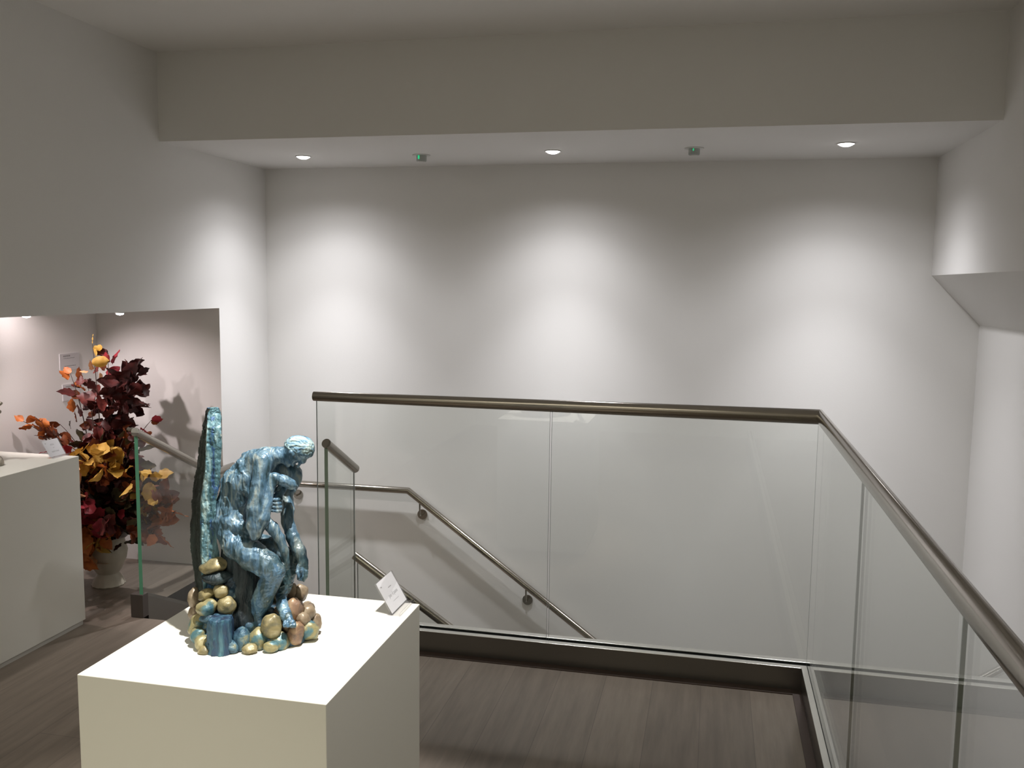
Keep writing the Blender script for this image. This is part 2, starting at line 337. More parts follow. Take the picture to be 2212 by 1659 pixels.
for y0, y1 in [(YF + GT, 2.592), (2.588, 1.5475), (1.5435, 0.50), (0.496, -0.55), (-0.554, -1.6)]:
    pane('glass_panel', [(y0, 0.0865), (y1, 0.0865), (y1, 1.088), (y0, 1.088)], 'x', XG - GT, XG + GT, bal, M['glass'])
    child_world(MB().box(XG - 0.0035, XG + 0.0035, y1 - 0.0038, y1 - 0.0002, 0.0865, 1.085).build('panel_joint', M['glass_edge_grey']), bal)
child_world(MB().tube([(XE - 0.012, YF, 1.10), (XG, YF, 1.10), (XG, -1.65, 1.10)], 0.0212, 32).build('handrail', M['steel'], smooth=True), bal)

def rail_caps(pts, r, parent, mat_=None):
    return child_world(MB().tube(pts, r, 28).build('handrail', mat_ or M['steel'], smooth=True), parent)
# right side of the short flight (seen end on)
XS = -1.679
b2 = thing('glass_balustrade', 'short glass side panel with sloping steel rail stub just right of the statue head', 'balustrade', (XS, 3.71, 0))
pane('glass_panel', [(3.712, -0.02), (4.028, -0.22), (4.028, 0.685), (3.712, 0.865)], 'x', XS - 0.0085, XS + 0.0085, b2, M['glass_edge_pale'], True)
child_world(MB().box(XS - 0.003, XS + 0.003, 4.0282, 4.031, -0.2, 0.688).build('panel_edge', M['glass_edge_grey']), b2)
rail_caps([(XS + 0.004, 3.705, 0.882), (XS + 0.004, 4.038, 0.700)], 0.0214, b2)
child_world(MB().prism([(3.71, -0.0), (4.03, -0.20), (4.03, -0.45), (3.71, -0.25)], 'x', XS - 0.024, XS + 0.024).build('base_channel', M['steel_dark']), b2)
# left side of the short flight, along the niche opening
XT = -2.607
b3 = thing('glass_balustrade', 'stair side glass with green edge left of the statue, before the leaf arrangement', 'balustrade', (XT, 3.66, 0))
pane('glass_panel', [(3.662, 0.112), (3.70, 0.095), (4.30, -0.205), (4.455, -0.205), (4.455, 0.555), (4.31, 0.555), (3.662, 0.880)], 'x', XT - 0.0095, XT + 0.0095, b3, M['glass_edge'])
child_world(MB().tube([(XT + 0.004, 3.652, 0.897), (XT + 0.004, 4.315, 0.568), (XT + 0.004, 4.518, 0.568)], 0.0205, 28).build('handrail', M['steel'], smooth=True), b3)
child_world(MB().tube([(XT + 0.004, 3.6505, 0.897), (XT + 0.004, 3.6525, 0.897)], 0.0207, 28).build('rail_end_cap', M['steel_lip']), b3)
child_world(MB().box(-2.662, -2.597, 3.655, 3.70, 0.001, 0.114).build('channel_end_plate', M['kerb_end'], bevel=0.002), b3)
child_world(MB().prism([(3.70, 0.113), (4.30, -0.187), (4.455, -0.187), (4.455, -0.33), (4.26, -0.33), (3.70, -0.05)], 'x', -2.652, -2.598).build('base_channel', M['steel_dark']), b3)
# inner side of the lower flight
b4 = thing('glass_balustrade', 'lower stair glass with steel rail descending right, seen behind the name card', 'balustrade', (-1.68, 4.06, -0.6))
pane('glass_panel', [(-1.672, -0.58), (0.75, -2.2), (0.75, -1.36), (-1.672, 0.235)], 'y', 4.045, 4.058, b4, M['glass_edge_grey'])
rail_caps([(-1.690, 4.055, 0.262), (0.75, 4.055, -1.345)], 0.0205, b4)
child_world(MB().prism([(-1.68, -0.50), (0.76, -2.12), (0.76, -2.3), (-1.68, -0.68)], 'y', 4.02, 4.085).build('base_channel', M['steel_dark']), b4)

# wall handrail with round-plate brackets
wr = thing('wall_handrail', 'round steel handrail on the back wall, level then sloping down right', 'handrail', (-2.46, 4.94, 0.36))
YW = 4.945
def on_wall(x, z): return (x * YW / 5.0, YW, 1.6 + (z - 1.6) * YW / 5.0)
p0, p1, p2 = on_wall(-2.50, 0.364), on_wall(-1.739, 0.371), on_wall(-0.633, -0.428)
d_ = Vector(p2) - Vector(p1); p3 = tuple(Vector(p1) + d_ * 2.0)
p0 = (p0[0], YW, p1[2])
child_world(MB().tube([p0, p1, p3], 0.0190, 28).build('handrail', M['steel'], smooth=True), wr)
for bx, bz in [(-2.446, 0.305), (-1.649, 0.235), (-1.005, -0.232), (-0.36, -0.71)]:
    rp = MB().lathe([(0.0, 0), (0.030, 0), (0.031, -0.003), (0.030, -0.007), (0.0, -0.0072)], 32, (bx, 4.9995, bz), 'y', cap=False).build('bracket_plate', M['steel'], smooth=True)
    child_world(rp, wr)
    if bx < -2: zr = p1[2]
    else:
        tt = (bx - p1[0]) / d_.x; zr = p1[2] + d_.z * tt
    child_world(MB().tube([(bx, 4.994, bz), (bx, 4.965, bz), (bx, YW + 0.003, bz + 0.012), (bx, YW, zr - 0.017)], 0.0055, 12).build('bracket_arm', M['steel'], smooth=True), wr)

# ================================================================== ceiling fittings
def downlight(x, y, label):
    t = thing('recessed_downlight', label, 'ceiling light', (x, y, ZS), 0, 'recessed downlights in the soffit')
    MB().lathe([(0.036, 0.002), (0.041, -0.001), (0.0415, -0.004), (0.036, -0.0045), (0.034, 0.0)], 36, cap=False).build('trim_ring', M['white_plastic'], t, smooth=True)
    MB().lathe([(0.0, -0.015), (0.016, -0.0138), (0.028, -0.009), (0.035, -0.0012), (0.0, -0.0012)], 32, cap=False).build('lens', M['lens'], t)
    spot('downlight_beam', (x, y, ZS - 0.020), (x, y + 0.02, 0), 88, 76, 1.0, COOL, 0.03)
    spot('downlight_beam', (x, y, ZS - 0.020), (x, y + 0.05, 0), 35, 116, 1.0, COOL, 0.03)
    spot('downlight_spill', (x, y, ZS - 0.020), (x, y + 0.05, 0), 19, 146, 0.9, COOL, 0.03)
    return t
downlight(-2.157, 4.523, 'glowing recessed downlight nearest the left wall')
downlight(-0.812, 4.515, 'glowing recessed downlight in the middle of the soffit')
downlight(0.564, 4.470, 'glowing recessed downlight nearest the right wall')
def emergency(x, y, label, s):
    t = thing('emergency_light', label, 'emergency light', (x, y, ZS), 0, 'emergency fittings in the soffit')
    MB().lathe([(0.0, 0.0), (0.046, 0.0), (0.047, -0.002), (0.045, -0.004), (0.0, -0.004)], 36, cap=False).build('base_plate', M['white_plastic'], t, smooth=True)
    MB().lathe([(0.027, -0.004), (0.027, -0.030), (0.024, -0.034), (0.0, -0.034)], 28, cap=False).build('lamp_body', M['grey_plastic'], t, smooth=True)
    MB().lathe([(0.0, -0.034), (0.020, -0.034), (0.020, -0.037), (0.0, -0.037)], 24, cap=False).build('lamp_face', M['white_plastic'], t)
    MB().box(-0.010 * s, -0.010 * s + 0.008 * s, -0.0290, -0.0255, -0.004 - 0.020 * s, -0.006).build('indicator_light', M['led'], t)
    return t
emergency(-1.512, 4.56, 'small emergency fitting with bright green indicator, between left and middle downlights', 1.0)
emergency(-0.122, 4.52, 'small emergency fitting with faint green dot, between middle and right downlights', 0.6)
spot('niche_beam', (-3.30, 3.62, 1.70), (-3.02, 4.15, 0.75), 38, 80, 0.7, PINK, 0.012)
# two small lamps just under the niche lintel
def niche_lamp(x, y, z, tgt, power, label):
    t = thing('niche_spotlight', label, 'spotlight', (x, y, 1.75), 0, 'spotlights in the niche')
    MB().tube([(0, 0, 0), (0, 0, z - 1.75 + 0.05)], 0.006, 10).build('stem', M['white_plastic'], t, smooth=True)
    MB().lathe([(0.0, z - 1.75 + 0.055), (0.012, z - 1.75 + 0.055), (0.020, z - 1.75 + 0.02), (0.0215, z - 1.75)], 28, cap=False).build('shade', M['white_plastic'], t, smooth=True)
    MB().lathe([(0.0, z - 1.75 + 0.004), (0.020, z - 1.75 + 0.004), (0.017, z - 1.75 - 0.006), (0.0, z - 1.75 - 0.010)], 24, cap=False).build('lens', M['lens'], t, smooth=True)
    spot('niche_beam', (x, y, z - 0.02), tgt, power, 95, 0.8, PINK, 0.012)
niche_lamp(-3.03, 3.50, 1.432, (-3.10, 4.1, 0.5), 10, 'glowing niche lamp under the lintel, nearer the photo left edge')
niche_lamp(-2.90, 3.98, 1.432, (-3.0, 4.0, 0.2), 1.2, 'tiny glowing niche lamp under the lintel, above the leaf arrangement')

# ================================================================== plinths
def plinth(x0, x1, y0, y1, h, label):
    t = thing('display_plinth', label, 'plinth', ((x0 + x1) / 2, (y0 + y1) / 2, 0), 0, 'white display plinths')
    hx, hy = (x1 - x0) / 2, (y1 - y0) / 2
    MB().box(-hx, hx, -hy, hy, 0.022, h).build('body', M['plinth'], t, bevel=0.0015)
    MB().box(-hx + 0.008, hx - 0.008, -hy + 0.008, hy - 0.008, 0.0, 0.022).build('recessed_foot', M['plinth_foot'], t)
    return t
PZ = 0.795
plinth(-1.2475, -0.6995, 1.5336, 2.0976, PZ, 'large white plinth in the foreground carrying the blue statue')
plinth(-3.36, -2.8128, 2.66, 3.5312, PZ, 'white plinth at the left edge, in front of the autumn leaves')

# ================================================================== card holders
def text_mesh(body, size, m, loc_fn, align='CENTER'):
    cu = bpy.data.curves.new('lettering', 'FONT'); cu.body = body; cu.size = size; cu.align_x = align; cu.extrude = 0.00008; cu.resolution_u = 3
    o = bpy.data.objects.new('tmp', cu); COL.objects.link(o)
    dg = bpy.context.evaluated_depsgraph_get(); me = bpy.data.meshes.new_from_object(o.evaluated_get(dg))
    bpy.data.objects.remove(o); bpy.data.curves.remove(cu)
    me.materials.clear(); me.materials.append(m); return me
def card_holder(y0, y1, x, lines, label, h=0.074, lean=0.044, rz=0.0):
    wdt = y1 - y0
    t = thing('name_card_holder', label, 'card holder', (x, (y0 + y1) / 2, PZ), rz, 'acrylic name card holders')
    hw = wdt / 2; ang = math.atan2(h, lean)
    nx, nz = math.sin(ang), math.cos(ang)            # outward normal of the leaning sheet
    def sheet(off, th, a0, a1, w0):
        # a quad along the slope from fraction a0 to a1, shifted off along the normal
        P = lambda a, o_: (-lean * a + nx * o_, h * a + nz * o_)
        return [P(a0, off), P(a1, off), P(a1, off + th), P(a0, off + th)]
    MB().prism([(q[0], q[1] + 0.0015) for q in sheet(-0.0015, 0.0015, 0, 1, hw)], 'y', -hw - 0.004, hw + 0.004).build('acrylic_back', M['acrylic'], t)
    MB().prism([(q[0], q[1] + 0.003) for q in sheet(0.0016, 0.0012, 0, 0.98, hw)], 'y', -hw - 0.004, hw + 0.004).build('acrylic_front', M['acrylic'], t)
    MB().prism([(-0.012, 0.0003), (0.020, 0.0003), (0.020, 0.0022), (-0.012, 0.0022)], 'y', -hw - 0.004, hw + 0.004).build('acrylic_foot', M['acrylic'], t)
    MB().prism([(0.018, 0.0022), (0.020, 0.0022), (0.0225, 0.010), (0.0205, 0.010)], 'y', -hw - 0.004, hw + 0.004).build('acrylic_lip', M['acrylic'], t)
    c = MB().prism([(q[0], q[1] + 0.003) for q in sheet(0.0002, 0.0010, 0.02, 0.97, hw)], 'y', -hw, hw).build('card', M['card'], t)
    ux = Vector((0, 1, 0)); uy = Vector((-lean, 0, h)).normalized(); uz = ux.cross(uy).normalized()
    for txt, size, a, yy in lines:
        if txt.startswith('#'):
            L_ = float(txt[1:]); mb = MB()
            random.seed(int(a * 100)); q = -L_ / 2
            me = None
            while q < L_ / 2:
                wq = random.uniform(0.0008, 0.0022); mb.box(q, min(q + wq, L_ / 2), -size / 2, size / 2, 0, 0.0001); q += wq + 0.0007
            o = mb.build('lettering', M['ink'], c, normals=False)
        else:
            o = bpy.data.objects.new('lettering', text_mesh(txt, size, M['ink'], None)); COL.objects.link(o); o.parent = c
        org = Vector((-lean * a, yy, h * a + 0.003)) + uz * 0.0013
        o.matrix_local = Matrix((ux, uy, uz)).transposed().to_4x4() if False else Matrix(((ux.x, uy.x, uz.x, org.x), (ux.y, uy.y, uz.y, org.y), (ux.z, uy.z, uz.z, org.z), (0, 0, 0, 1)))
    return t
card_holder(2.005, 2.108, -0.738, [('per il pane', 0.0135, 0.40, 0.004), ('#0.020', 0.0018, 0.66, 0.004), ('#0.036', 0.0010, 0.26, 0.004), ('#0.006', 0.0030, 0.80, -0.038)],
            'clear acrylic stand with white name card on the foreground plinth corner')
card_holder(3.449, 3.546, -2.895, [('IDEA', 0.0105, 0.64, 0.0), ('#0.008', 0.0025, 0.50, 0.0), ('NATURA', 0.0115, 0.24, 0.0), ('#0.006', 0.0040, 0.80, -0.036)],
            'clear acrylic stand with greyish card on the left plinth beside leaves')
# two printed notices on the niche wall
def notice(y0, y1, z0, z1, lines, label):
    t = thing('wall_notice', label, 'notice', (-3.400, (y0 + y1) / 2, (z0 + z1) / 2), 0, 'grey notices on the niche wall')
    hy, hz = (y1 - y0) / 2, (z1 - z0) / 2
    MB().box(0.0003, 0.004, -hy, hy, -hz, hz).build('sheet', M['notice'], t)
    for z, L_, s, yy in lines:
        mb = MB(); q = -L_ / 2; random.seed(int(z * 1e4))
        while q < L_ / 2:
            wq = random.uniform(0.003, 0.009); mb.box(0.004, 0.0044, yy + q, yy + q + wq, z - s / 2, z + s / 2); q += wq + 0.0025
        mb.build('lettering', M['ink'], t, normals=False)
M['notice'] = simple('grey_notice_sheet', (0.60, 0.59, 0.60), 0.35)
notice(4.148, 4.300, 1.110, 1.200, [(0.032, 0.05, 0.007, -0.025), (0.020, 0.085, 0.003, -0.005), (-0.022, 0.085, 0.004, 0.0)], 'grey printed notice on the niche wall, upper of two behind the leaves')
notice(4.160, 4.300, 0.945, 1.035, [(0.032, 0.05, 0.007, -0.02), (0.020, 0.08, 0.003, 0.0)], 'grey printed notice on the niche wall, lower one half hidden by leaves')

# ================================================================== SDF modelling helpers
def sdf_mesh(prims, h, carve=None):
    """prims: list of (k, fn(P)->distance, bbox). returns verts, quads (naive surface nets), in mm"""
    lo = np.min([p[2][0] for p in prims], axis=0) - 4 * h; hi = np.max([p[2][1] for p in prims], axis=0) + 4 * h
    n = np.ceil((hi - lo) / h).astype(int) + 1
    F = np.full(n, 60.0, np.float32)
    for k, fn, bb in prims:
        i0 = np.maximum(np.floor((bb[0] - k * 1.5 - 2 * h - lo) / h).astype(int), 0); i1 = np.minimum(np.ceil((bb[1] + k * 1.5 + 2 * h - lo) / h).astype(int) + 1, n)
        ax = [lo[a] + h * np.arange(i0[a], i1[a]) for a in range(3)]
        X, Y, Z = np.meshgrid(*ax, indexing='ij'); d = fn(X, Y, Z)
        s = F[i0[0]:i1[0], i0[1]:i1[1], i0[2]:i1[2]]
        if k > 0:
            hh = np.clip(0.5 + 0.5 * (s - d) / k, 0, 1); s[...] = s * (1 - hh) + d * hh - k * hh * (1 - hh)
        else: s[...] = np.minimum(s, d)
    if carve: carve(F, lo, h)
    I = F < 0
    nx, ny, nz = F.shape
    acc = np.zeros((nx - 1, ny - 1, nz - 1, 3)); cnt = np.zeros((nx - 1, ny - 1, nz - 1))
    corners = [(a, b, c) for a in (0, 1) for b in (0, 1) for c in (0, 1)]
    def sl(c): return (slice(c[0], nx - 1 + c[0]), slice(c[1], ny - 1 + c[1]), slice(c[2], nz - 1 + c[2]))
    for c in corners:
        for a in range(3):
            if c[a] == 0:
                c2 = list(c); c2[a] = 1
                A = F[sl(c)]; B = F[sl(c2)]; msk = (A < 0) != (B < 0)
                t = np.where(msk, A / np.where(msk, A - B, 1), 0)
                for q in range(3): acc[..., q] += np.where(msk, c[q] + (t if q == a else 0), 0)
                cnt += msk
    act = cnt > 0; idx = np.full(act.shape, -1, int); idx[act] = np.arange(act.sum())
    g = np.argwhere(act); V = (acc[act] / cnt[act][:, None] + g) * h + lo
    Q = []
    for a in range(3):
        b, c = (a + 1) % 3, (a + 2) % 3
        s0 = [slice(1, -1)] * 3; s0[a] = slice(0, -1); s1 = list(s0); s1[a] = slice(1, None)
        A = I[tuple(s0)]; B = I[tuple(s1)]; m_ = A != B
        e = np.argwhere(m_); flip = A[m_]
        off = np.array([1, 1, 1]); off[a] = 0; e = e + off
        eb = np.zeros(3, int); eb[b] = 1; ec = np.zeros(3, int); ec[c] = 1
        q = np.stack([idx[tuple((e - eb - ec).T)], idx[tuple((e - ec).T)], idx[tuple(e.T)], idx[tuple((e - eb).T)]], 1)
        q[~flip] = q[~flip][:, ::-1]; Q.append(q)
    return V, np.concatenate(Q)
def cone_prim(k, a, b, ra, rb):
    a = np.array(a, float); b = np.array(b, float); ab = b - a; L2 = max(ab @ ab, 1e-6)
    def fn(X, Y, Z):
        px, py, pz = X - a[0], Y - a[1], Z - a[2]
        t = np.clip((px * ab[0] + py * ab[1] + pz * ab[2]) / L2, 0, 1)
        return np.sqrt((px - t * ab[0]) ** 2 + (py - t * ab[1]) ** 2 + (pz - t * ab[2]) ** 2) - (ra + (rb - ra) * t)
    R_ = max(ra, rb); return (k, fn, (np.minimum(a, b) - R_, np.maximum(a, b) + R_))
def chains_to_prims(chains):
    out = []
    for name, k, pts in chains:
        for i in range(max(1, len(pts) - 1)):
            p = pts[i]; q = pts[min(i + 1, len(pts) - 1)]
            out.append(cone_prim(k, p[:3], q[:3], p[3], q[3]))
    return out
def sdf_obj(name, V, Q, m, parent, disp=None, smooth_it=2):
    me = bpy.data.meshes.new(name); me.from_pydata([(a / 1000, b / 1000, c / 1000) for a, b, c in V], [], [tuple(int(i) for i in q) for q in Q]); me.update()
    n = len(me.vertices)
    co = np.empty(n * 3); me.vertices.foreach_get('co', co); co = co.reshape(-1, 3)
    E = np.empty(len(me.edges) * 2, int); me.edges.foreach_get('vertices', E); E = E.reshape(-1, 2)
    deg = np.bincount(E.ravel(), minlength=n)[:, None]
    for _ in range(smooth_it):
        s = np.zeros_like(co); np.add.at(s, E[:, 0], co[E[:, 1]]); np.add.at(s, E[:, 1], co[E[:, 0]]); co = co * 0.5 + 0.5 * s / np.maximum(deg, 1)
    me.vertices.foreach_set('co', co.ravel()); me.update()
    if disp:
        nr = np.empty(n * 3); me.vertices.foreach_get('normal', nr); nr = nr.reshape(-1, 3)
        d = np.array([disp(Vector(c * 1000)) for c in co])[:, None] / 1000
        me.vertices.foreach_set('co', (co + nr * d).ravel()); me.update()
    me.materials.append(m); me.polygons.foreach_set('use_smooth', [True] * len(me.polygons))
    o = bpy.data.objects.new(name, me); COL.objects.link(o); o.parent = parent; return o

# ================================================================== the statue (all sculpt coordinates in mm, origin on the plinth top)
ST = {"fig":[["torso",10,[[-54,7,247,31.6],[-51,12,294,34.7],[-37,18,346,37.9],[-5,22,386,33.7],[23,23,396,25.3]]],
["torso_near",10,[[-45,-21,249,27.0],[-40,-8,299,26.1],[-22,-12,353,28.0],[12,-11,396,25.9]]],
["torso_far",10,[[-58,35,233,27.8],[-49,34,289,26.6],[-32,47,340,28.8],[13,60,378,26.8],[39,64,381,21.5]]],
["neck",8,[[20,25,410,21.1],[49,25,411,17.9],[77,25,414,17.9]]],
["skull",5,[[91,26,424,27.4],[102,27,425,26.3]]],
["jaw",5,[[79,24,405,16.8],[67,24,399,9.5]]],
["brow",4,[[109,16,401,6.3],[106,32,398,6.3]]],
["nose",3,[[102,23,396,4.2],[95,22,386,3.4]]],
["mouth",2,[[85,18,390,2.7],[82,27,388,2.7]]],
["chin",3,[[72,23,390,5.3]]],
["ear",2,[[86,-1,423,4.7],[90,-1,416,3.1]]],
["near_shoulder",9,[[10,-15,412,20.6],[33,-27,413,19.5]]],
["near_upper",2,[[33,-32,409,20.5],[26,-47,362,17.3],[20,-57,307,19.3],[17,-59,271,17.3],[18,-56,246,11.2]]],
["near_fore",3,[[23,-57,253,11.2],[39,-59,287,12.2],[44,-52,316,11.2],[48,-43,345,10.2],[56,-36,372,11.3]]],
["near_hand",4,[[56,-34,372,11.3],[75,-28,365,12.3],[91,-22,355,11.4]]],
["finger",2,[[91,-27,360,5.6],[99,-24,353,4.7],[99,-19,343,3.9]]],
["finger",2,[[90,-18,356,5.6],[98,-15,349,4.8],[95,-10,339,3.9]]],
["finger",2,[[87,-10,351,5.6],[96,-7,345,4.8],[90,-2,335,4.0]]],
["finger",2,[[81,-1,347,5.6],[90,2,341,4.8],[86,7,332,4.0]]],
["thumb",2,[[67,-21,355,5.2],[62,-27,346,4.1],[56,-29,340,3.3]]],
["low_limb",4,[[33,-40,280,11.3],[51,-38,260,13.4],[67,-39,236,11.3],[78,-42,209,9.3],[83,-43,182,7.2]]],
["low_wrist",2,[[83,-43,182,7.2],[83,-42,171,6.2]]],
["far_shoulder",8,[[39,62,381,23.6],[71,56,360,25.7]]],
["far_upper",4,[[76,51,352,21.4],[64,35,319,14.9],[71,19,286,14.8],[73,10,260,13.7]]],
["far_fore",4,[[73,10,260,13.7],[87,-1,229,14.7],[103,-11,200,14.7],[112,-15,178,11.5]]],
["far_palm",3,[[112,-15,178,11.5],[113,-17,159,12.5]]],
["finger",1.5,[[124,-31,159,4.8],[124,-34,148,4.2],[118,-34,138,3.3]]],
["finger",1.5,[[117,-24,157,4.8],[117,-28,145,4.2],[112,-27,137,3.3]]],
["finger",1.5,[[110,-18,155,4.8],[110,-21,143,4.2],[106,-20,136,3.3]]],
["finger",1.5,[[104,-11,152,4.8],[103,-14,141,4.2],[101,-13,135,3.4]]],
["thumb",1.5,[[106,-24,168,5.2],[104,-31,157,4.2],[108,-34,147,3.4]]],
["grip_fore",3,[[68,-3,345,10.4],[61,-18,329,9.3]]],
["grip_palm",3,[[60,-21,324,11.4],[61,-23,305,11.4]]],
["finger",1,[[69,-29,323,4.3],[62,-39,324,4.5],[51,-35,324,3.9]]],
["finger",1,[[68,-30,314,4.3],[63,-40,315,4.5],[51,-36,316,3.9]]],
["finger",1,[[68,-31,306,4.3],[63,-41,307,4.5],[51,-37,307,3.9]]],
["finger",1,[[67,-32,297,4.3],[63,-42,299,4.5],[51,-38,299,3.9]]],
["near_thigh",6,[[-51,-18,243,29.1],[-29,-35,218,30.0],[7,-45,198,31.9],[43,-51,178,28.8],[57,-53,166,24.7]]],
["near_calf",4,[[57,-51,161,23.7],[41,-49,128,22.7],[27,-44,94,22.8],[15,-40,62,16.6]]],
["near_foot",4,[[11,-41,54,13.5],[29,-56,43,9.3],[42,-67,39,6.2]]],
["far_thigh",6,[[-39,24,220,27.6],[26,18,199,23.3],[80,7,179,16.9]]],
["far_calf",4,[[85,3,178,15.8],[79,-2,147,14.8],[69,-10,115,14.7],[63,-16,93,11.5]]],
["far_foot",4,[[63,-18,94,11.5],[70,-38,82,12.5],[84,-61,67,12.3],[96,-75,57,9.2]]],
["toe",1.2,[[104,-77,58,5.1],[108,-83,51,4.1]]],
["toe",1.2,[[99,-79,59,5.1],[102,-86,52,4.1]]],
["toe",1.2,[[94,-82,60,5.1],[95,-89,54,4.1]]],
["toe",1.2,[[88,-85,61,5.1],[89,-92,55,4.1]]],
["cloth_fold",12,[[-73,-17,266,14.6],[-43,-33,273,13.4],[-17,-40,262,10.3],[-1,-43,249,6.2]]],
["cloth_fold",9,[[-74,-7,285,9.4],[-46,-28,295,8.3],[-20,-35,284,5.1]]],
["rib_fold",9,[[-51,-4,369,10.4],[-29,-27,343,10.3],[-16,-32,313,7.2]]],
["rib_fold",8,[[-24,-12,401,9.3],[-7,-32,368,9.2],[-2,-36,333,6.2]]]],"hair":[["hair",4,[[92,27,426,30.0],[103,27,427,29.0]]]],"stump":[["stump",6,[[-19,-21,45,48.3],[-23,-11,90,40.0],[-26,1,146,38.0],[-34,6,193,42.2]]],
["stump",8,[[-44,-41,42,22.9],[-42,-25,95,18.8],[-50,-10,187,18.9]]]],"pillar":[[[-117,48,514],[-100,25,518],[-81,27,518],[-95,60,513],[-119,76,511]],[[-121,47,503],[-107,23,506],[-78,25,506],[-91,59,501],[-124,75,499]],[[-127,43,469],[-102,0,476],[-71,6,476],[-90,55,468],[-128,71,465]],[[-133,39,432],[-102,-4,440],[-70,2,440],[-88,51,431],[-131,67,427]],[[-139,35,390],[-103,-9,399],[-71,-3,398],[-89,47,388],[-135,62,384]],[[-145,30,348],[-105,-13,358],[-73,-7,357],[-91,42,346],[-139,58,342]],[[-150,25,300],[-111,-18,311],[-81,-12,310],[-99,37,298],[-144,52,294]],[[-152,19,253],[-111,-23,265],[-81,-18,264],[-100,31,250],[-145,47,246]],[[-153,15,211],[-110,-28,224],[-79,-22,222],[-97,27,208],[-145,42,203]],[[-149,11,179],[-110,-31,193],[-72,-26,192],[-91,23,176],[-143,39,171]],[[-141,7,137],[-109,-36,152],[-72,-30,150],[-90,18,134],[-139,34,128]],[[-135,0,74],[-99,-43,90],[-70,-37,88],[-88,11,71],[-131,27,64]]],"stones":[["a",-82,-32,169,29.1,15.6,-15],
["b",-76,-39,145,30.0,14.5,-4],
["c",-63,-48,116,16.5,15.5,0],
["d",-96,-47,107,18.6,13.4,-22],
["e",-136,-11,87,14.7,21.1,0],
["f",-90,-62,84,22.6,16.4,-20],
["g",-46,-63,89,19.5,17.4,0],
["h",-117,-47,38,17.6,24.9,25],
["i",-92,-92,12,15.2,18.3,0],
["j",-6,-89,23,16.3,25.4,0],
["k",28,-79,17,21.5,24.5,0],
["l",56,-78,48,21.4,24.5,0],
["m",73,-76,10,21.5,21.5,10],
["n",105,-58,25,16.5,25.8,10],
["o",128,-33,22,22.0,19.9,0],
["p",93,-23,65,19.9,25.1,0],
["q",119,-5,52,15.9,19.0,0],
["r",133,4,25,14.9,19.2,0],
["s",95,34,86,15.1,19.4,0],
["t",77,25,92,12.9,17.1,0],
["u",-134,-15,51,13.7,17.9,0],
["v",120,25,52,8.6,11.8,0],
["w",-86,-66,62,18.5,12.3,0],
["x",48,4,42,17.0,19.1,0],
["y",-1,-47,37,18.7,18.7,0],
["z",116,-35,49,14.6,14.6,0],
["A",-106,-73,23,17.4,16.4,10],
["B",-80,-111,2,14.1,12.1,0],
["C",-25,-105,11,16.1,14.1,0],
["D",84,-47,38,15.6,15.6,0],
["E",17,-108,7,15.1,11.1,0],
["H",60,-100,10,15.2,13.2,0]]}
statue = thing('bronze_statue', 'blue and ochre painted sculpture of a bowed seated figure on rocks, on the foreground plinth', 'statue', (-1.0, 1.82, PZ + 0.0005), 0.2193)
nz = noise.noise
def ridge(a): return 1.0 - min(1.0, abs(a) * 2.6)
def fig_disp(p):
    # drapery on the back, crosswise wrinkles on the legs, modelling marks everywhere
    q = p / 1000
    if p.z > 175 and p.x < 10:
        g = max(0.0, min(1.0, (10 - p.x) / 25)) * max(0.0, min(1.0, (p.z - 175) / 25))
        s = Vector((p.x * 0.050 + p.z * 0.010, p.y * 0.045, p.z * 0.016 - p.x * 0.010))
        w1 = ((ridge(nz(s * 1.15)) ** 2 - 0.30) * 3.6 + (ridge(nz(s * 2.6 + Vector((4, 4, 4)))) ** 2 - 0.3) * 1.9) * g
    elif p.z < 175:
        s = Vector((p.x * 0.030 - p.z * 0.045, p.y * 0.03, p.x * 0.02 + p.z * 0.02))
        w1 = (ridge(nz(s * 1.9)) ** 2 - 0.3) * 2.6 * max(0.0, nz(q * 13) + 0.5) + (ridge(nz(s * 4.2)) ** 2 - 0.3) * 1.1
    else: w1 = (ridge(nz(Vector((p.x * 0.09, p.y * 0.09, p.z * 0.03)))) ** 2 - 0.3) * 1.3
    return w1 * 0.85 + nz(q * 42) * 1.0 + nz(q * 110) * 0.45 + nz(q * 240) * 0.25
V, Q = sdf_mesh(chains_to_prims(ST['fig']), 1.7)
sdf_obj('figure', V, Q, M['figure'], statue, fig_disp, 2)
def hair_carve(F, lo, h):
    # keep only the cap over crown and nape
    n = F.shape; ax = [lo[a] + h * np.arange(n[a]) for a in range(3)]
    X, Y, Z = np.meshgrid(*ax, indexing='ij')
    s = ST['hair'][0][2]; c = (np.array(s[0][:3]) + np.array(s[-1][:3])) / 2
    pl = -((X - c[0]) * 0.45 + (Z - c[2]) * 0.90 + 4)            # inside where positive side
    F[...] = np.maximum(F, pl)
V, Q = sdf_mesh(chains_to_prims(ST['hair']), 1.6, hair_carve)
def hair_disp(p):
    q = p / 1000; return (ridge(nz(Vector((p.x * 0.05, p.y * 0.16, p.z * 0.12 + p.x * 0.04)))) - 0.4) * 2.2 + nz(q * 160) * 0.6
sdf_obj('hair', V, Q, M['hair'], statue, hair_disp, 1)
def floor_cut(F, lo, h):
    z = lo[2] + h * np.arange(F.shape[2]); F[...] = np.maximum(F, -(z[None, None, :]) + 0.8)
V, Q = sdf_mesh(chains_to_prims(ST['stump']), 3.0, floor_cut)
sdf_obj('stump_seat', V, Q, M['stump'], statue, lambda p: (nz(Vector((p.x * 0.08, p.y * 0.08, p.z * 0.012))) * 4 + nz(p * 0.05) * 1.5) if p.z > 8 else 0, 1)
